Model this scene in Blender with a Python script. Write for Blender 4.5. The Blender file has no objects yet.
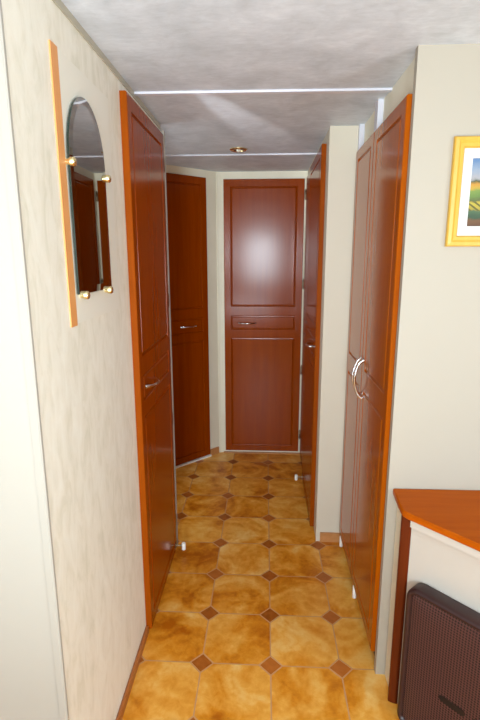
import bpy, bmesh, math, random
from mathutils import Vector, Matrix

random.seed(4)
scene = bpy.context.scene
col = scene.collection
PI = math.pi


# ------------------------------------------------------------------ materials
def lin(c):
    out = []
    for v in c:
        v /= 255.0
        out.append(v / 12.92 if v <= 0.04045 else ((v + 0.055) / 1.055) ** 2.4)
    return (*out, 1.0)


def new_mat(name, rgb, rough=0.5, metal=0.0, spec=0.5, coat=0.0, coat_rough=0.1):
    m = bpy.data.materials.new(name)
    m.use_nodes = True
    b = m.node_tree.nodes['Principled BSDF']
    b.inputs['Base Color'].default_value = lin(rgb)
    b.inputs['Roughness'].default_value = rough
    b.inputs['Metallic'].default_value = metal
    b.inputs['Specular IOR Level'].default_value = spec
    b.inputs['Coat Weight'].default_value = coat
    b.inputs['Coat Roughness'].default_value = coat_rough
    return m


class NT:
    """tiny helper for node trees"""

    def __init__(self, m):
        self.m = m
        self.t = m.node_tree
        self.b = self.t.nodes['Principled BSDF']

    def n(self, kind, **kw):
        nd = self.t.nodes.new(kind)
        for k, v in kw.items():
            setattr(nd, k, v)
        return nd

    def link(self, a, b):
        self.t.links.new(a, b)

    def val(self, sock, v):
        if hasattr(v, 'is_linked'):
            self.link(v, sock)
        else:
            sock.default_value = v

    def math(self, op, a, b=0.0, c=0.0):
        nd = self.n('ShaderNodeMath', operation=op)
        self.val(nd.inputs[0], a)
        self.val(nd.inputs[1], b)
        if op in ('MULTIPLY_ADD', 'COMPARE', 'SMOOTH_MIN'):
            self.val(nd.inputs[2], c)
        return nd.outputs[0]

    def coord(self, which='Object', scale=(1, 1, 1), loc=(0, 0, 0), rot=(0, 0, 0)):
        tc = self.n('ShaderNodeTexCoord')
        mp = self.n('ShaderNodeMapping')
        mp.inputs['Scale'].default_value = scale
        mp.inputs['Location'].default_value = loc
        mp.inputs['Rotation'].default_value = rot
        self.link(tc.outputs[which], mp.inputs['Vector'])
        return mp.outputs['Vector']

    def noise(self, vec, scale, detail=3.0, rough=0.5, dist=0.0):
        nd = self.n('ShaderNodeTexNoise')
        self.link(vec, nd.inputs['Vector'])
        nd.inputs['Scale'].default_value = scale
        nd.inputs['Detail'].default_value = detail
        nd.inputs['Roughness'].default_value = rough
        nd.inputs['Distortion'].default_value = dist
        return nd.outputs['Fac']

    def ramp(self, fac, stops, interp='LINEAR'):
        nd = self.n('ShaderNodeValToRGB')
        nd.color_ramp.interpolation = interp
        el = nd.color_ramp.elements
        while len(el) < len(stops):
            el.new(0.5)
        for e, (p, c) in zip(el, stops):
            e.position = p
            e.color = lin(c)
        self.link(fac, nd.inputs[0])
        return nd.outputs['Color']

    def mix(self, fac, a, b, blend='MIX'):
        nd = self.n('ShaderNodeMix', data_type='RGBA', blend_type=blend)
        self.val(nd.inputs[0], fac)
        for s, v in ((nd.inputs[6], a), (nd.inputs[7], b)):
            if hasattr(v, 'is_linked'):
                self.link(v, s)
            else:
                s.default_value = lin(v)
        return nd.outputs[2]

    def bump(self, h, strength=0.2, dist=0.01):
        nd = self.n('ShaderNodeBump')
        nd.inputs['Strength'].default_value = strength
        nd.inputs['Distance'].default_value = dist
        self.link(h, nd.inputs['Height'])
        self.link(nd.outputs['Normal'], self.b.inputs['Normal'])

    def color(self, c):
        self.link(c, self.b.inputs['Base Color'])


def wood(name, dark, light, rough=0.25, spec=0.5, coat=0.0, coat_rough=0.15, axis='z', scale=1.0, grain=0.5):
    m = new_mat(name, light, rough, 0, spec, coat, coat_rough)
    t = NT(m)
    s = {'z': (26, 26, 1.6), 'x': (1.6, 26, 26), 'y': (26, 1.6, 26)}[axis]
    v = t.coord('Object', tuple(k * scale for k in s))
    f = t.noise(v, 1.0, 5, 0.6, 0.6)
    v2 = t.coord('Object', tuple(k * scale * 4 for k in s))
    f2 = t.noise(v2, 1.0, 2, 0.5)
    f = t.math('ADD', t.math('MULTIPLY', f, 0.75), t.math('MULTIPLY', f2, 0.25))
    a = 0.5 - 0.5 * grain
    t.color(t.ramp(f, [(a * 0.9, dark), (1 - a * 0.9, light)]))
    return m


M = {}
M['door'] = wood('cherry_door_veneer', (128, 47, 0), (148, 63, 0), rough=0.17, spec=0.17, grain=0.5)
M['door_edge'] = wood('cherry_door_edge', (134, 58, 2), (154, 72, 4), rough=0.5, spec=0.05, grain=0.4)
M['wardrobe_edge'] = wood('wardrobe_door_edge', (152, 68, 0), (172, 84, 0), rough=0.5, spec=0.05, grain=0.4)
M['wardrobe'] = wood('wardrobe_door_veneer', (148, 66, 0), (170, 86, 3), rough=0.15, spec=0.36, grain=0.5)
M['counter'] = wood('counter_cherry', (158, 66, 2), (190, 94, 10), rough=0.35, spec=0.05, axis='x', scale=0.9, grain=0.6)
M['trim_brown'] = wood('dark_cherry_trim', (84, 28, 4), (106, 40, 8), rough=0.35, spec=0.2)
M['skirting'] = wood('orange_skirting', (176, 116, 62), (200, 142, 88), rough=0.4, axis='y')
M['skirting_dark'] = wood('cherry_skirting', (150, 84, 38), (178, 108, 54), rough=0.35, axis='y')
M['strip_orange'] = wood('light_orange_strip', (212, 142, 78), (228, 160, 96), rough=0.45)
M['white'] = new_mat('white_plastic', (240, 240, 238), 0.35)
M['white_strip'] = new_mat('white_ceiling_strip', (208, 208, 216), 0.4)
M['cornice'] = new_mat('grey_beige_cornice', (176, 170, 150), 0.5)
M['board'] = new_mat('off_white_board', (233, 228, 211), 0.45)
M['cab_white'] = new_mat('cream_laminate', (198, 190, 178), 0.45)
M['cab_side'] = new_mat('cream_laminate_side', (222, 212, 188), 0.45)
M['chrome'] = new_mat('chrome', (225, 225, 225), 0.16, 1.0)
M['hinge'] = new_mat('dull_hinge_metal', (140, 120, 95), 0.35, 1.0)
M['brass'] = new_mat('polished_brass', (246, 226, 172), 0.22, 1.0)
M['mirror'] = new_mat('silver_mirror', (184, 182, 176), 0.0, 1.0)
M['mirror_edge'] = new_mat('green_glass_edge', (28, 46, 40), 0.1, 0.0, 0.6)
M['lamp_lens'] = new_mat('lamp_lens', (240, 235, 215), 0.2)
M['lamp_dark'] = new_mat('lamp_recess', (60, 48, 36), 0.4)
M['heater'] = new_mat('brown_heater_enamel', (50, 25, 23), 0.4)
M['heater_dark'] = new_mat('dark_heater_inset', (16, 5, 5), 0.6)
M['frame'] = wood('yellow_picture_frame', (192, 146, 44), (210, 168, 68), rough=0.35, axis='z')
M['mat_board'] = new_mat('white_mount', (204, 202, 200), 0.7)
M['dark_gap'] = new_mat('shadow_recess', (60, 44, 30), 0.7)
M['rubber'] = new_mat('white_rubber', (246, 244, 236), 0.5)
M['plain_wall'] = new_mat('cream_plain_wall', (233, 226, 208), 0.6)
t = NT(M['plain_wall'])
f = t.noise(t.coord('Object', (1, 1, 0.4)), 7, 4, 0.6)
t.color(t.ramp(f, [(0.3, (228, 222, 198)), (0.7, (237, 232, 211))]))

M['front_wall'] = new_mat('dimmed_front_wall', (168, 159, 143), 0.6)  # cream wall colour darkened to offset the strong light on it
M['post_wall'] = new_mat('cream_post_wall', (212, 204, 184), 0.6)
M['room_wall'] = new_mat('room_wall_paint', (78, 50, 30), 0.7)
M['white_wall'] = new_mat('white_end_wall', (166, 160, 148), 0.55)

# left wall: cream paper with faint marbled brush strokes
M['marble_paper'] = new_mat('marbled_cream_wallpaper', (225, 215, 190), 0.5)
t = NT(M['marble_paper'])
f = t.noise(t.coord('Object', (1, 5.0, 1.9), rot=(0.45, 0, 0)), 5, 6, 0.62, 0.8)
f2 = t.noise(t.coord('Object', (1, 1, 1)), 2.2, 3)
f = t.math('ADD', t.math('MULTIPLY', f, 0.7), t.math('MULTIPLY', f2, 0.3))
t.color(t.ramp(f, [(0.36, (221, 215, 193)), (0.5, (234, 228, 210)), (0.66, (240, 236, 220))]))

# ceiling: grey cloudy paper
M['ceiling'] = new_mat('mottled_grey_ceiling', (205, 200, 196), 0.55)
t = NT(M['ceiling'])
f = t.noise(t.coord('Object', (1, 1, 1)), 7.5, 6, 0.62, 0.5)
f2 = t.noise(t.coord('Object', (1, 2.2, 1)), 26, 4, 0.6, 0.6)
f = t.math('ADD', t.math('MULTIPLY', f, 0.65), t.math('MULTIPLY', f2, 0.35))
t.color(t.ramp(f, [(0.36, (187, 194, 200)), (0.52, (203, 210, 217)), (0.66, (217, 224, 231))]))

# floor: octagon terracotta tiles with small diamond insets
M['floor'] = new_mat('octagon_terracotta_tiles', (200, 140, 60), 0.32, 0, 0.3)
t = NT(M['floor'])
T, X0, Y0 = 0.25, 0.0319, 1.4682
v = t.coord('Object', (1 / T, 1 / T, 1), (-X0 / T, -Y0 / T, 0))
sep = t.n('ShaderNodeSeparateXYZ')
t.link(v, sep.inputs[0])
sx, sy = sep.outputs[0], sep.outputs[1]
rx, ry = t.math('ROUND', sx), t.math('ROUND', sy)
dx = t.math('ABSOLUTE', t.math('SUBTRACT', sx, rx))
dy = t.math('ABSOLUTE', t.math('SUBTRACT', sy, ry))
dsum = t.math('ADD', dx, dy)
D = 0.17
wob = t.math('MULTIPLY', t.math('SUBTRACT', t.noise(v, 6, 2), 0.5), 0.012)
in_dot = t.math('LESS_THAN', t.math('ADD', dsum, wob), D - 0.018)
g_line = t.math('LESS_THAN', t.math('ADD', t.math('MINIMUM', dx, dy), wob), 0.009)
g_dia = t.math('LESS_THAN', t.math('ABSOLUTE', t.math('SUBTRACT', t.math('ADD', dsum, wob), D)), 0.014)
grout = t.math('MAXIMUM', t.math('MULTIPLY', g_line, t.math('GREATER_THAN', dsum, D)), g_dia)
cell = t.n('ShaderNodeCombineXYZ')
t.link(t.math('FLOOR', sx), cell.inputs[0])
t.link(t.math('FLOOR', sy), cell.inputs[1])
wn = t.n('ShaderNodeTexWhiteNoise', noise_dimensions='2D')
t.link(cell.outputs[0], wn.inputs['Vector'])
sh = t.n('ShaderNodeVectorMath', operation='MULTIPLY_ADD')
t.link(wn.outputs['Color'], sh.inputs[0])
sh.inputs[1].default_value = (37, 53, 11)
t.link(v, sh.inputs[2])
sv = sh.outputs[0]
big = t.noise(sv, 1.15, 3, 0.55, 0.9)
small = t.noise(sv, 7.0, 5, 0.68, 0.4)
k = t.math('ADD', t.math('MULTIPLY', big, 0.74), t.math('MULTIPLY', small, 0.26))
k = t.math('ADD', k, t.math('MULTIPLY', t.math('SUBTRACT', wn.outputs['Value'], 0.5), 0.16))
tile = t.ramp(k, [(0.34, (176, 94, 8)), (0.45, (212, 134, 30)), (0.55, (228, 162, 66)), (0.68, (238, 194, 114))])
cd = t.n('ShaderNodeCombineXYZ')
t.link(rx, cd.inputs[0])
t.link(ry, cd.inputs[1])
wn2 = t.n('ShaderNodeTexWhiteNoise', noise_dimensions='2D')
t.link(cd.outputs[0], wn2.inputs['Vector'])
kd = t.math('ADD', t.math('MULTIPLY', t.noise(v, 9, 4), 0.6), t.math('MULTIPLY', wn2.outputs['Value'], 0.4))
dot = t.ramp(kd, [(0.25, (146, 76, 14)), (0.75, (186, 106, 40))])
c = t.mix(in_dot, tile, dot)
c = t.mix(grout, c, (194, 144, 100))
t.color(c)
t.link(t.math('ADD', 0.34, t.math('MULTIPLY', grout, 0.3)), t.b.inputs['Roughness'])
hgt = t.math('ADD', t.math('MULTIPLY', t.math('SUBTRACT', 1.0, grout), 1.0), t.math('MULTIPLY', small, 0.5))
t.bump(hgt, 0.25, 0.002)

# perforated heater grille
M['grille'] = new_mat('perforated_grille', (84, 52, 48), 0.42)
t = NT(M['grille'])
v = t.coord('Object', (1, 1, 1))
sep = t.n('ShaderNodeSeparateXYZ')
t.link(v, sep.inputs[0])
kx = PI / 0.0082
a = t.math('SINE', t.math('MULTIPLY', t.math('ADD', sep.outputs[0], sep.outputs[2]), kx))
b_ = t.math('SINE', t.math('MULTIPLY', t.math('SUBTRACT', sep.outputs[0], sep.outputs[2]), kx))
hole = t.math('GREATER_THAN', t.math('MULTIPLY', a, b_), 0.12)
t.color(t.mix(hole, (86, 50, 47), (8, 3, 3)))
t.link(t.math('ADD', 0.36, t.math('MULTIPLY', hole, 0.4)), t.b.inputs['Roughness'])

# little landscape print: sky, trees, fields in bands
M['print'] = new_mat('landscape_print', (120, 150, 80), 0.6)
t = NT(M['print'])
v = t.coord('Object')
sep = t.n('ShaderNodeSeparateXYZ')
t.link(v, sep.inputs[0])
z01 = t.math('DIVIDE', sep.outputs[2], 0.182)
nz = t.noise(t.coord('Object', (1, 1, 2)), 24, 4, 0.6)
zz = t.math('ADD', z01, t.math('MULTIPLY', t.math('SUBTRACT', nz, 0.5), 0.16))
land = t.ramp(zz, [(0.0, (112, 74, 44)), (0.10, (138, 96, 52)), (0.14, (62, 96, 66)), (0.24, (92, 128, 88)),
                   (0.27, (206, 186, 60)), (0.36, (232, 214, 74)), (0.39, (112, 118, 64)), (0.44, (122, 160, 74)),
                   (0.54, (150, 184, 84)), (0.57, (236, 196, 70)), (0.63, (240, 176, 60)), (0.67, (84, 100, 60)),
                   (0.71, (206, 206, 214)), (0.82, (176, 198, 226)), (1.0, (116, 160, 214))])
rows = t.math('SINE', t.math('MULTIPLY', t.math('ADD', t.math('MULTIPLY', sep.outputs[0], 0.7), sep.outputs[2]), 420))
band = t.math('MULTIPLY', t.math('MULTIPLY', t.math('GREATER_THAN', zz, 0.25), t.math('LESS_THAN', zz, 0.38)),
              t.math('GREATER_THAN', rows, 0.35))
t.color(t.mix(0.85, t.mix(band, land, (120, 116, 40)), (170, 166, 160), 'MULTIPLY'))


# ------------------------------------------------------------------ mesh helper
class MB:
    def __init__(self, origin=(0, 0, 0)):
        self.bm = bmesh.new()
        self.o = Vector(origin)
        self.mi = 0

    def face(self, pts):
        vs = [self.bm.verts.new(Vector(p) - self.o) for p in pts]
        f = self.bm.faces.new(vs)
        f.material_index = self.mi
        return f

    def box(self, x0, x1, y0, y1, z0, z1):
        P = [(x, y, z) for x in (x0, x1) for y in (y0, y1) for z in (z0, z1)]
        vs = [self.bm.verts.new(Vector(p) - self.o) for p in P]
        for q in ((0, 1, 3, 2), (4, 6, 7, 5), (0, 4, 5, 1), (2, 3, 7, 6), (0, 2, 6, 4), (1, 5, 7, 3)):
            f = self.bm.faces.new([vs[i] for i in q])
            f.material_index = self.mi
        return self

    def loops(self, loops, cap0=True, cap1=True, mats=None):
        """bridge closed loops of equal length"""
        V = [[self.bm.verts.new(Vector(p) - self.o) for p in L] for L in loops]
        n = len(V[0])
        for i in range(len(V) - 1):
            for j in range(n):
                f = self.bm.faces.new((V[i][j], V[i][(j + 1) % n], V[i + 1][(j + 1) % n], V[i + 1][j]))
                f.material_index = mats[i] if mats else self.mi
        if cap0:
            f = self.bm.faces.new(V[0])
            f.material_index = self.mi
        if cap1:
            f = self.bm.faces.new(V[-1])
            f.material_index = mats[-1] if mats else self.mi
        return self

    def prism(self, poly, z0, z1, bev=0.0):
        if bev:
            cx = sum(p[0] for p in poly) / len(poly)
            ins = inset(poly, bev)
            return self.loops([[(x, y, z0) for x, y in poly], [(x, y, z1 - bev) for x, y in poly],
                               [(x, y, z1) for x, y in ins]])
        return self.loops([[(x, y, z0) for x, y in poly], [(x, y, z1) for x, y in poly]])

    def tube(self, pts, r, seg=10, radii=None):
        pts = [Vector(p) for p in pts]
        L = []
        up = None
        for i, p in enumerate(pts):
            d = (pts[min(i + 1, len(pts) - 1)] - pts[max(i - 1, 0)]).normalized()
            if up is None:
                up = d.orthogonal().normalized()
            up = (up - d * up.dot(d)).normalized()
            s = d.cross(up)
            rr = radii[i] if radii else r
            L.append([p + (up * math.cos(2 * PI * k / seg) + s * math.sin(2 * PI * k / seg)) * rr for k in range(seg)])
        return self.loops(L)

    def lathe(self, base, axis, prof, seg=20):
        """prof: (distance along axis, radius)"""
        base, d = Vector(base), Vector(axis).normalized()
        u = d.orthogonal().normalized()
        w = d.cross(u)
        return self.loops([[base + d * a + (u * math.cos(2 * PI * k / seg) + w * math.sin(2 * PI * k / seg)) * r
                            for k in range(seg)] for a, r in prof])

    def build(self, name, mats, parent=None, smooth=None):
        bmesh.ops.recalc_face_normals(self.bm, faces=self.bm.faces)
        me = bpy.data.meshes.new(name)
        self.bm.to_mesh(me)
        self.bm.free()
        if not isinstance(mats, (list, tuple)):
            mats = [mats]
        for m in mats:
            me.materials.append(m)
        o = bpy.data.objects.new(name, me)
        col.objects.link(o)
        if parent is not None:
            o.parent = parent
        else:
            o.location = self.o
        if smooth:
            for p in me.polygons:
                p.use_smooth = True
            me.set_sharp_from_angle(angle=math.radians(smooth))
        return o


def inset(poly, d):
    """inset a counter-clockwise or clockwise polygon by d"""
    n = len(poly)
    area = sum(poly[i][0] * poly[(i + 1) % n][1] - poly[(i + 1) % n][0] * poly[i][1] for i in range(n))
    s = 1 if area > 0 else -1
    out = []
    for i in range(n):
        p0, p1, p2 = Vector(poly[i - 1]), Vector(poly[i]), Vector(poly[(i + 1) % n])
        a, b = (p1 - p0).normalized(), (p2 - p1).normalized()
        na, nb = Vector((-a.y, a.x)) * s, Vector((-b.y, b.x)) * s
        k = (na + nb)
        k = k / max(0.3, k.dot(na)) if k.length > 1e-6 else na
        q = p1 + k * d
        out.append((q.x, q.y))
    return out


def empty(name, loc, rz=0.0, label=None, cat=None, group=None, kind=None):
    o = bpy.data.objects.new(name, None)
    col.objects.link(o)
    o.empty_display_size = 0.05
    o.location = loc
    o.rotation_euler = (0, 0, rz)
    return tag(o, label, cat, group, kind)


def tag(o, label=None, cat=None, group=None, kind=None):
    for k, v in (('label', label), ('category', cat), ('group', group), ('kind', kind)):
        if v:
            o[k] = v
    return o


def struct(name, mb, mat, smooth=None):
    o = mb.build(name, mat, None, smooth)
    o['kind'] = 'structure'
    return o


# ------------------------------------------------------------------ room shell
HC = 1.993           # ceiling height
struct('floor', MB().box(-2.3, 2.3, -2.7, 3.55, -0.06, 0), M['floor'])
struct('ceiling', MB().box(-2.3, 2.3, -2.7, 3.55, HC, HC + 0.06), M['ceiling'])

LX = -0.455        # left wall face
struct('wall_left', MB().box(-1.1, LX, 0.910, 2.19, 0, HC), M['marble_paper'])
struct('wall_left_end', MB().box(-2.25, -0.472, 0.905, 0.910, 0, HC), M['white_wall'])
# rounded corner profile at the end of the left wall
cp = [(-0.472, 0.910), (-0.472, 0.902), (-0.457, 0.901), (-0.4540, 0.904), (-0.4538, 0.910)]
struct('trim_1', MB().prism(cp, 0, HC), M['white_wall'], 40)
# angled wall behind the left recess, then the rear wall
a45 = math.radians(45)
c0 = Vector((-0.325, 3.39))
dv = Vector((math.cos(a45), math.sin(a45)))
nv = Vector((math.sin(a45), -math.cos(a45)))      # faces the hall


def ang(s, off):
    p = c0 + dv * s + nv * off
    return (p.x, p.y)


struct('wall_angled', MB().prism([ang(-1.0, 0), ang(0.0, 0), ang(0.1, -0.1), ang(-1.0, -0.1)], 0, HC), M['plain_wall'])
struct('wall_recess', MB().box(-1.12, -1.0, 2.19, 2.78, 0, HC), M['plain_wall'])
struct('wall_back', MB().box(-0.34, 0.275, 3.39, 3.5, 0, HC), M['plain_wall'])
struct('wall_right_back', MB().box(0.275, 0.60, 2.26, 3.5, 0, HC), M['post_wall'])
struct('wall_right_side', MB().box(0.418, 0.60, 1.475, 2.26, 0, HC), M['plain_wall'])
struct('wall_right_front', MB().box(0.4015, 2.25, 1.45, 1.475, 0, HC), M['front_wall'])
# room behind the viewer
struct('wall_room_left', MB().box(-2.3, -2.25, -2.65, 0.95, 0, HC), M['room_wall'])
struct('wall_room_right', MB().box(2.25, 2.3, -2.65, 1.5, 0, HC), M['room_wall'])
struct('wall_room_rear', MB().box(-2.3, 2.3, -2.7, -2.65, 0, HC), M['room_wall'])

# ceiling strips, cornice, skirtings, corner strips
struct('trim_2', MB().prism([(-0.455, 1.774), (0.418, 1.785), (0.418, 1.809), (-0.455, 1.798)], HC - 0.007, HC), M['white_strip'])
struct('trim_3', MB().box(-1.0, 0.275, 2.821, 2.843, HC - 0.007, HC), M['white_strip'])
struct('trim_4', MB().prism([(LX, 0.93), (LX + 0.004, 0.93), (LX + 0.004, 2.19), (LX, 2.19)], 1.975, HC), M['cornice'])
struct('trim_5', MB().box(0.398, 0.418, 1.900, 1.95, 1.88, HC), M['white_strip'])
struct('trim_6', MB().box(0.396, 0.418, 2.238, 2.26, 1.88, HC), M['white_strip'])
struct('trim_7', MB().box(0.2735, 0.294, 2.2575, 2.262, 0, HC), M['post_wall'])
struct('trim_8', MB().prism([ang(-0.012, 0), ang(-0.012, 0.004), (-0.318, 3.384), (-0.305, 3.386), (-0.305, 3.39), (-0.325, 3.39)], 0, HC), M['plain_wall'])
struct('trim_9', MB().box(-0.462, -0.4335, 2.176, 2.192, 0, 1.965), M['white_wall'])
struct('baseboard_left', MB().prism([(LX, 0.94), (LX + 0.011, 0.94), (LX + 0.011, 1.60), (LX, 1.60)], 0, 0.034, 0.004), M['skirting_dark'])
struct('baseboard_right', MB().box(0.294, 0.402, 2.250, 2.26, 0, 0.05), M['skirting'])
struct('baseboard_angled', MB().prism([ang(-0.098, 0), ang(-0.022, 0), ang(-0.022, 0.01), ang(-0.098, 0.01)], 0, 0.05), M['skirting'])
struct('trim_10', MB().prism([ang(-0.66, 0), ang(-0.1, 0), ang(-0.1, 0.016), ang(-0.66, 0.016)], 0, 0.012), M['white'])
struct('trim_11', MB().box(-0.30, 0.272, 3.370, 3.39, 0, 0.007), M['skirting'])


# ------------------------------------------------------------------ doors
def panel_door(mb, w, z0, z1, panels, th, edge=0.004):
    """front at y=0 facing -y, x 0..w. PANELS: (x0,x1,za,zb), same x range, from the top down; a routed groove rings each"""
    mb.mi = 0
    e = edge
    # outer rim: back -> side -> rounded edge -> front
    rect = lambda i, y: [(i, y, z0 + i), (w - i, y, z0 + i), (w - i, y, z1 - i), (i, y, z1 - i)]
    mb.mi = 1
    mb.loops([rect(0, th), rect(0, e), rect(e * 0.35, e * 0.35), rect(e, 0)], True, False)
    mb.mi = 0
    px0, px1 = panels[0][0], panels[0][1]
    q = lambda xa, xb, za, zb: mb.face([(xa, 0, za), (xb, 0, za), (xb, 0, zb), (xa, 0, zb)])
    q(e, px0, z0 + e, z1 - e)
    q(px1, w - e, z0 + e, z1 - e)
    zs = [z1 - e] + [v for p in panels for v in (p[3], p[2])] + [z0 + e]
    for i in range(0, len(zs), 2):
        q(px0, px1, zs[i + 1], zs[i])
    for (xa, xb, za, zb) in panels:
        pr = lambda i, y: [(xa + i, y, za + i), (xb - i, y, za + i), (xb - i, y, zb - i), (xa + i, y, zb - i)]
        mb.loops([pr(0, 0), pr(0.0025, 0.0055), pr(0.005, 0.0065), pr(0.009, 0.006), pr(0.012, 0.001), pr(0.014, 0.0)], False, True)
    bmesh.ops.remove_doubles(mb.bm, verts=mb.bm.verts, dist=1e-5)


def bow_handle(mb, cx, cz, length, vertical, out=0.034, r=0.0042):
    """a bow-shaped pull with two flared feet on the y=0 plane, standing out toward -y"""
    pts, rad = [], []
    N = 14
    for i in range(N + 1):
        u = i / N
        a = (u - 0.5) * length
        d = out * math.sin(PI * (0.06 + 0.88 * u)) ** 0.8
        if i in (0, N):
            d = 0.0
        p = (cx, -d, cz + a) if vertical else (cx + a, -d, cz)
        pts.append(p)
        rad.append(r * (1.7 if i in (0, N) else 1.35 if i in (1, N - 1) else 1.0))
    mb.tube(pts, r, 10, rad)


def hinge(mb, x, z, y=0.006):
    mb.lathe((x, y, z - 0.03), (0, 0, 1), [(0, 0.0045), (0.002, 0.0062), (0.058, 0.0062), (0.06, 0.0045)], 12)
    mb.lathe((x, y, z + 0.03), (0, 0, 1), [(0, 0.003), (0.004, 0.0045), (0.009, 0.003)], 10)


def hinge_plate(mb, xa, xb, z):
    mb.box(xa, xb, 0.007, 0.0105, z - 0.025, z + 0.025)


DOOR_PANELS = lambda w: [(0.045, w - 0.045, 1.098, 1.898), (0.045, w - 0.045, 0.934, 1.034), (0.045, w - 0.045, 0.062, 0.876)]


def make_door(name, loc, rz, w, th, handle_x, hinge_x, hinge_zs, stop=None, z0=0.016, z1=1.945, mats=('door', 'door_edge')):
    root = empty(name, loc, rz, kind='structure')
    mb = MB()
    panel_door(mb, w, z0, z1, DOOR_PANELS(w), th)
    mb.build('door_leaf', [M[mats[0]], M[mats[1]]], root)
    if handle_x is not None:
        mb = MB()
        bow_handle(mb, handle_x, 0.982, 0.122, False, 0.033)
        mb.build('handle', M['chrome'], root, 50)
    for z in hinge_zs:
        mb = MB()
        hinge(mb, hinge_x, z)
        mb.build('hinge', M['hinge'], root, 50)
    if stop is not None:
        x, sgn = stop
        mb = MB()
        mb.box(x - 0.014, x + 0.014, -0.003, 0.0, 0.03, 0.058)
        mb.tube([(x, -0.003, 0.044), (x, -0.030, 0.044)], 0.004, 10)
        br = mb.build('door_stop', M['hinge'], root, 50)
        mb = MB()
        mb.lathe((x, -0.040, 0.022), (0, 0, 1), [(0, 0.0085), (0.002, 0.0098), (0.034, 0.0098), (0.036, 0.0085)], 16)
        mb.build('rubber_tip', M['rubber'], br, 50)
    return root


# tall door in the left wall, hinged at its far side
make_door('door_1', (-0.432, 1.603, 0), PI / 2, 0.548, 0.0225, 0.128, 0.556, (1.825, 1.25, 0.69, 0.16), stop=(0.515, 1))
# door on the angled wall
p = ang(-0.645, 0.012)
make_door('door_2', (p[0], p[1], 0), a45, 0.54, 0.0115, 0.37, -0.008, (1.82, 0.2), z0=0.016)
# rear door
make_door('door_3', (-0.285, 3.376, 0), 0, 0.541, 0.0135, 0.16, 0.549, (1.84, 1.252, 0.64, 0.15), z0=0.02)
# door on the right side, further in
make_door('door_4', (0.252, 2.945, 0), -PI / 2, 0.575, 0.0225, 0.40, -0.008, (1.842, 1.25, 0.64, 0.15), stop=(0.04, 1))
# narrow door beyond it, next to the rear wall
make_door('door_5', (0.264, 3.335, 0), -PI / 2, 0.375, 0.0105, None, -0.006, ())

# ------------------------------------------------------------------ built-in wardrobe with two doors
WX = 0.389
wr = empty('built_in_wardrobe', (WX, 1.87, 0), -PI / 2, 'tall built-in wardrobe with two glossy cherry doors and chrome bow handles', 'wardrobe')


def wardrobe_door(x0, w, handle_side, stop_x):
    # local x runs from far to near
    mb = MB()
    pan = [(0.045, w - 0.045, 1.005, 1.845), (0.045, w - 0.045, 0.105, 0.925)]
    panel_door(mb, w, 0.062, 1.885, pan, 0.027)
    for v in mb.bm.verts:
        v.co.x += x0
    d = mb.build('door', [M['wardrobe'], M['wardrobe_edge']], wr)
    mb = MB()
    bow_handle(mb, x0 + (0.02 if handle_side < 0 else w - 0.02), 0.967, 0.155, True, 0.031, 0.0048)
    mb.build('handle', M['chrome'], d, 50)
    mb = MB()
    mb.lathe((x0 + stop_x, 0.006, 0.006), (0, 0, 1), [(0, 0.0075), (0.002, 0.0085), (0.05, 0.0085), (0.057, 0.0075)], 14)
    mb.build('foot_pin', M['rubber'], d, 50)
    return d


# far door: Y 2.245..1.897 ; near door: Y 1.893..1.492   (local x = 1.87 - Y)
wardrobe_door(1.87 - 2.247, 0.352, 1, 0.04)
wardrobe_door(1.87 - 1.893, 0.408, -1, 0.06)
mb = MB()
mb.box(1.87 - 2.25, 1.87 - 1.487, 0.0272, 0.0286, 0.0, 1.885)
mb.build('carcass', M['dark_gap'], wr)

# ------------------------------------------------------------------ mirror on the left wall
mr = empty('wall_mirror', (LX, 1.28, 1.287), 0, 'arched wall mirror on an off-white board with brass clips and an orange strip', 'mirror')
O = mr.location
mb = MB(O)
mb.box(LX, LX + 0.003, 1.131, 1.475, 1.287, 1.885)
mb.build('backing_board', M['board'], mr)
mb = MB(O)
mb.box(LX, LX + 0.0035, 1.097, 1.133, 1.283, 1.887)
mb.build('edge_strip', M['strip_orange'], mr)
MY0, MY1, MZ0, MZS, MZT = 1.138, 1.386, 1.356, 1.672, 1.822


def arch(ins, x):
    y0, y1, zb, zt = MY0 + ins, MY1 - ins, MZ0 + ins, MZT - ins
    cy, hw = (y0 + y1) / 2, (y1 - y0) / 2
    pts = [(x, y0, zb), (x, y1, zb)]
    N = 28
    for i in range(N + 1):
        a = PI * i / N
        pts.append((x, cy + hw * math.cos(a), MZS + (zt - MZS) * math.sin(a)))
    return pts


mb = MB(O)
xb = LX + 0.006
mb.mi = 1
mb.loops([arch(0.001, xb), arch(0, xb + 0.001), arch(0, xb + 0.0055)], True, False)
mb.mi = 0
mb.loops([arch(0, xb + 0.0055), arch(0.018, xb + 0.0066)], False, True)
bmesh.ops.remove_doubles(mb.bm, verts=mb.bm.verts, dist=1e-5)
mb.build('mirror_glass', [M['mirror'], M['mirror_edge']], mr)
for (y, z) in ((MY0 + 0.002, 1.656), (MY1 + 0.004, 1.656), (1.168, MZ0 - 0.003), (1.352, MZ0 - 0.003)):
    mb = MB(O)
    mb.lathe((LX + 0.003, y, z), (1, 0, 0), [(0, 0.0075), (0.006, 0.0075), (0.0085, 0.0105), (0.0175, 0.0105), (0.0205, 0.0085), (0.022, 0.004)], 18)
    mb.build('clip', M['brass'], mr, 40)

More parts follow.
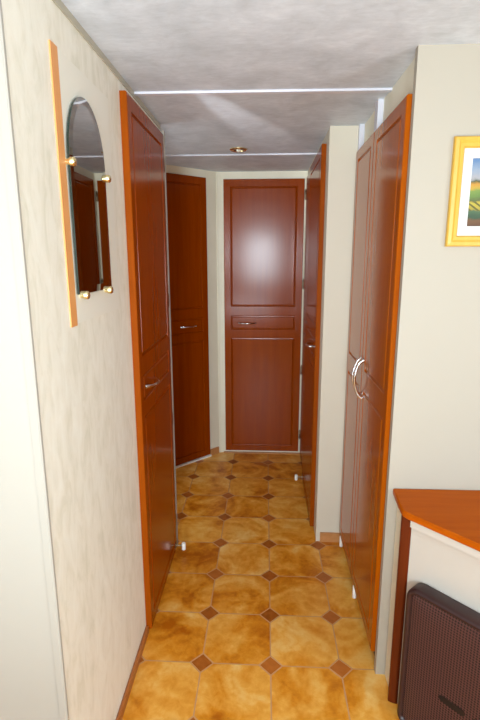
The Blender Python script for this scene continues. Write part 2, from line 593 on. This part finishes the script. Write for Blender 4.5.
# ------------------------------------------------------------------ recessed ceiling lamp
dl = empty('ceiling_downlight', (-0.146, 2.695, HC), 0, 'small round brass downlight recessed in the grey ceiling', 'ceiling light')
mb = MB()
prof = [(0.0, 0.046), (-0.004, 0.046), (-0.008, 0.041), (-0.0075, 0.033), (-0.002, 0.030)]
seg = 28
mb.loops([[(r * math.cos(2 * PI * k / seg), r * math.sin(2 * PI * k / seg), z) for k in range(seg)] for z, r in prof], True, False)
mb.build('trim_ring', M['brass'], dl, 40)
mb = MB()
mb.lathe((0, 0, -0.0005), (0, 0, -1), [(0, 0.031), (0.0015, 0.031)], 28)
mb.build('lamp_recess', M['lamp_dark'], dl)
mb = MB()
mb.lathe((0, 0, -0.002), (0, 0, -1), [(0, 0.012), (0.004, 0.013), (0.010, 0.009), (0.013, 0.003)], 18)
mb.build('bulb', M['lamp_lens'], dl, 60)

# ------------------------------------------------------------------ framed picture on the right wall
FY = 1.45
FX0, FX1, FZ0, FZ1 = 0.514, 0.90, 1.471, 1.764
pf = empty('framed_picture', (FX0, FY, FZ0), 0, 'yellow framed landscape print in a white mount hanging above the wooden counter', 'picture')
mb = MB()
W, H = FX1 - FX0, FZ1 - FZ0
fr = lambda i, y: [(i, y, i), (W - i, y, i), (W - i, y, H - i), (i, y, H - i)]
mb.loops([fr(0, 0), fr(0, -0.010), fr(0.003, -0.014), fr(0.012, -0.0155), fr(0.018, -0.012), fr(0.026, -0.012), fr(0.030, -0.007), fr(0.030, -0.002)], True, True)
mb.build('frame', M['frame'], pf)
mb = MB()
mb.loops([fr(0.030, -0.0024), fr(0.030, -0.0045), fr(0.055, -0.0045), fr(0.056, -0.0035)], False, False)
mb.build('mount', M['mat_board'], pf)
PX, PZ = 0.056, 0.054
mb = MB()
mb.box(0, W - 2 * PX, -0.0034, -0.0026, 0, H - 2 * PZ)
pr = mb.build('print', M['print'], pf)
pr.location = (PX, 0, PZ)

# ------------------------------------------------------------------ corner cabinet
th = math.radians(-46.9)
cd_ = Vector((math.cos(th), math.sin(th)))
cn = Vector((math.sin(th), -math.cos(th)))         # out of the slanted front
cb = Vector((0.445, 1.34))


def diag(s, off):
    p = cb + cd_ * s + cn * off
    return (p.x, p.y)


cab = empty('corner_cabinet', (0.8, 1.3, 0), 0, 'cream corner cabinet with a cherry wood top and slanted front', 'cabinet')
O = cab.location
ct = Vector((0.413, 1.301))
cte = ct + cd_ * 0.62
top_poly = [(0.417, 1.449), (0.4105, 1.36), (0.409, 1.325), (0.411, 1.309), (0.418, 1.2965), (0.430, 1.283),
            (cte.x, cte.y), (1.35, cte.y), (1.35, 1.449)]
mb = MB(O)
bot = inset(top_poly, 0.003)
mb.loops([[(x, y, 0.694) for x, y in bot], [(x, y, 0.697) for x, y in top_poly], [(x, y, 0.711) for x, y in top_poly],
          [(x, y, 0.7150) for x, y in inset(top_poly, 0.004)]])
mb.build('countertop', M['counter'], cab)
e1 = diag(0.58, 0)
mb = MB(O)
mb.prism([(0.434, 1.449), (0.434, 1.352), diag(0.0, -0.012), diag(0.58, -0.012), (1.33, e1[1]), (1.33, 1.449)], 0, 0.694)
mb.build('cabinet_body', M['cab_side'], cab)
mb = MB(O)
mb.prism([diag(0.004, -0.012), diag(0.004, 0), diag(0.58, 0), diag(0.58, -0.012)], 0.0, 0.690)
mb.build('front_panel', M['cab_white'], cab)
mb = MB(O)
mb.prism([diag(0.02, 0), diag(0.02, 0.038), diag(0.58, 0.038), diag(0.58, 0)], 0.668, 0.694)
mb.build('moulding', M['cab_white'], cab)
mb = MB(O)
mb.prism([(0.4335, 1.354), (0.420, 1.354), (0.4195, 1.347), (0.424, 1.3425), (0.440, 1.3365), diag(0.0035, 0.002), diag(0.0035, -0.012)], 0, 0.694)
mb.build('corner_trim', M['trim_brown'], cab)

# ------------------------------------------------------------------ heater in front of the cabinet
hp = diag(0.03, 0.0015)
ht = empty('gas_heater', (hp[0], hp[1], 0), th, 'dark brown space heater with a perforated metal front standing against the cabinet', 'heater')
HW, HZ0, HZ1 = 0.50, 0.0, 0.488


def rrect(ins, y, r=0.038, rb=0.03, n=7):
    x0, x1, z0, z1 = ins, HW - ins, HZ0 + ins, HZ1 - ins
    pts = []
    for (cx, cz, a0, rad) in ((x1, z1, 0, r), (x0, z1, 90, r), (x0, z0, 180, rb), (x1, z0, 270, rb)):
        rad = max(0.004, rad - ins)
        ox = cx - rad if cx == x1 else cx + rad
        oz = cz - rad if cz == z1 else cz + rad
        for i in range(n + 1):
            a = math.radians(a0 + 90 * i / n)
            pts.append((ox + rad * math.cos(a), y, oz + rad * math.sin(a)))
    return pts


mb = MB()
mb.loops([rrect(0.002, 0), rrect(0.0, -0.004), rrect(0.0, -0.040), rrect(0.0015, -0.046), rrect(0.005, -0.051), rrect(0.010, -0.053),
          rrect(0.014, -0.052), rrect(0.017, -0.046), rrect(0.019, -0.044)])
mb.build('casing', M['heater'], ht, 50)
mb = MB()
mb.loops([rrect(0.0185, -0.0442), rrect(0.0185, -0.0455), rrect(0.03, -0.048), rrect(0.045, -0.0495), rrect(0.07, -0.050)])
mb.build('grille', M['grille'], ht, 30)
for (xa, xb_, za, zb) in ((0.128, 0.205, 0.183, 0.202), (0.225, 0.30, 0.183, 0.202)):
    mb = MB()
    n = 6
    pts = []
    r = (zb - za) / 2
    for (ox, a0) in ((xb_ - r, -90), (xa + r, 90)):
        for i in range(n + 1):
            a = math.radians(a0 + 180 * i / n)
            pts.append((ox + r * math.cos(a), (za + zb) / 2 + r * math.sin(a)))
    mb.loops([[(x, -0.0495, z) for x, z in pts], [(x, -0.0512, z) for x, z in pts]])
    mb.build('inset_bar', M['heater_dark'], ht)

# ------------------------------------------------------------------ camera
cam_d = bpy.data.cameras.new('camera')
cam = bpy.data.objects.new('camera', cam_d)
col.objects.link(cam)
r_ = Vector((0.99866879, 0.05153313, -0.00223067))
u_ = Vector((-0.00874119, 0.21170027, 0.97729555))
f_ = Vector((-0.05083533, 0.97597507, -0.21186891))
mw = Matrix(((r_.x, u_.x, -f_.x, 0), (r_.y, u_.y, -f_.y, 0), (r_.z, u_.z, -f_.z, 1.4468), (0, 0, 0, 1)))
cam.matrix_world = mw
cam_d.sensor_fit = 'VERTICAL'
cam_d.sensor_height = 36.0
cam_d.sensor_width = 24.0
cam_d.lens = 481.18 / 720 * 36.0
cam_d.clip_start = 0.02
scene.camera = cam


# ------------------------------------------------------------------ light
def area(name, loc, target, sx, sy, power, rgb, spread=180):
    l = bpy.data.lights.new(name, 'AREA')
    l.shape = 'RECTANGLE'
    l.size, l.size_y = sx, sy
    l.energy = power
    l.color = lin(rgb)[:3]
    l.spread = math.radians(spread)
    o = bpy.data.objects.new(name, l)
    col.objects.link(o)
    o.location = loc
    d = Vector(target) - Vector(loc)
    o.rotation_euler = d.to_track_quat('-Z', 'Y').to_euler()
    return o


DAY = (226, 241, 250)
area('window_daylight', (-0.1, -2.6, 1.42), (-0.1, 2.0, 1.25), 0.58, 0.82, 70, DAY)
area('right_window_daylight', (2.2, -0.4, 1.0), (-0.5, 1.0, 0.85), 1.6, 1.0, 56, DAY)
area('left_fill', (-2.2, -1.0, 1.35), (0.6, 1.4, 1.0), 1.2, 0.9, 9, DAY)  # added soft fill from the left, lifts the right wall and cabinet side
area('ceiling_fill', (-0.3, -0.6, 0.7), (-0.25, -0.35, 2.0), 0.8, 0.8, 34, DAY)  # added upward fill that replaces bounced light on the ceiling
area('recess_fill', (-0.96, 2.47, 1.1), (0.3, 2.55, 1.0), 0.4, 1.2, 2.6, DAY)  # unseen fill added in the recess to brighten the inner hall
# camera flash
fl = bpy.data.lights.new('camera_flash', 'AREA')
fl.shape = 'RECTANGLE'
fl.size, fl.size_y = 0.3, 0.22
fl.energy = 2.6
fl.color = lin((228, 244, 252))[:3]
fo = bpy.data.objects.new('camera_flash', fl)
col.objects.link(fo)
fo.location = (-0.04, -0.08, 1.56)
fo.rotation_euler = (Vector((-0.1, 3.4, 1.2)) - fo.location).to_track_quat('-Z', 'Y').to_euler()
# added spot imitating the flash glint off the mirror on the ceiling
sp = bpy.data.lights.new('added_gleam_spot', 'SPOT')
sp.energy = 17.0
sp.spot_size = math.radians(40)
sp.spot_blend = 0.75
sp.shadow_soft_size = 0.002
sp.color = lin((250, 250, 255))[:3]
so = bpy.data.objects.new('added_gleam_spot', sp)
col.objects.link(so)
so.location = (-0.425, 1.255, 1.66)
d = Vector((math.sin(math.radians(20.2)), math.cos(math.radians(20.2)), math.tan(math.radians(13))))
q = d.to_track_quat('-Z', 'Y')
so.rotation_euler = q.to_euler()
so.scale = (0.30, 1.0, 1.0)

w = bpy.data.worlds.new('world')
scene.world = w
w.use_nodes = True
w.node_tree.nodes['Background'].inputs[0].default_value = (0.9, 0.95, 1.0, 1)
w.node_tree.nodes['Background'].inputs[1].default_value = 0.3

scene.view_settings.view_transform = 'Standard'
scene.view_settings.look = 'None'
scene.view_settings.exposure = 0.68
scene.cycles.use_denoising = True
scene.cycles.max_bounces = 10
scene.cycles.diffuse_bounces = 5
scene.cycles.sample_clamp_indirect = 4.0
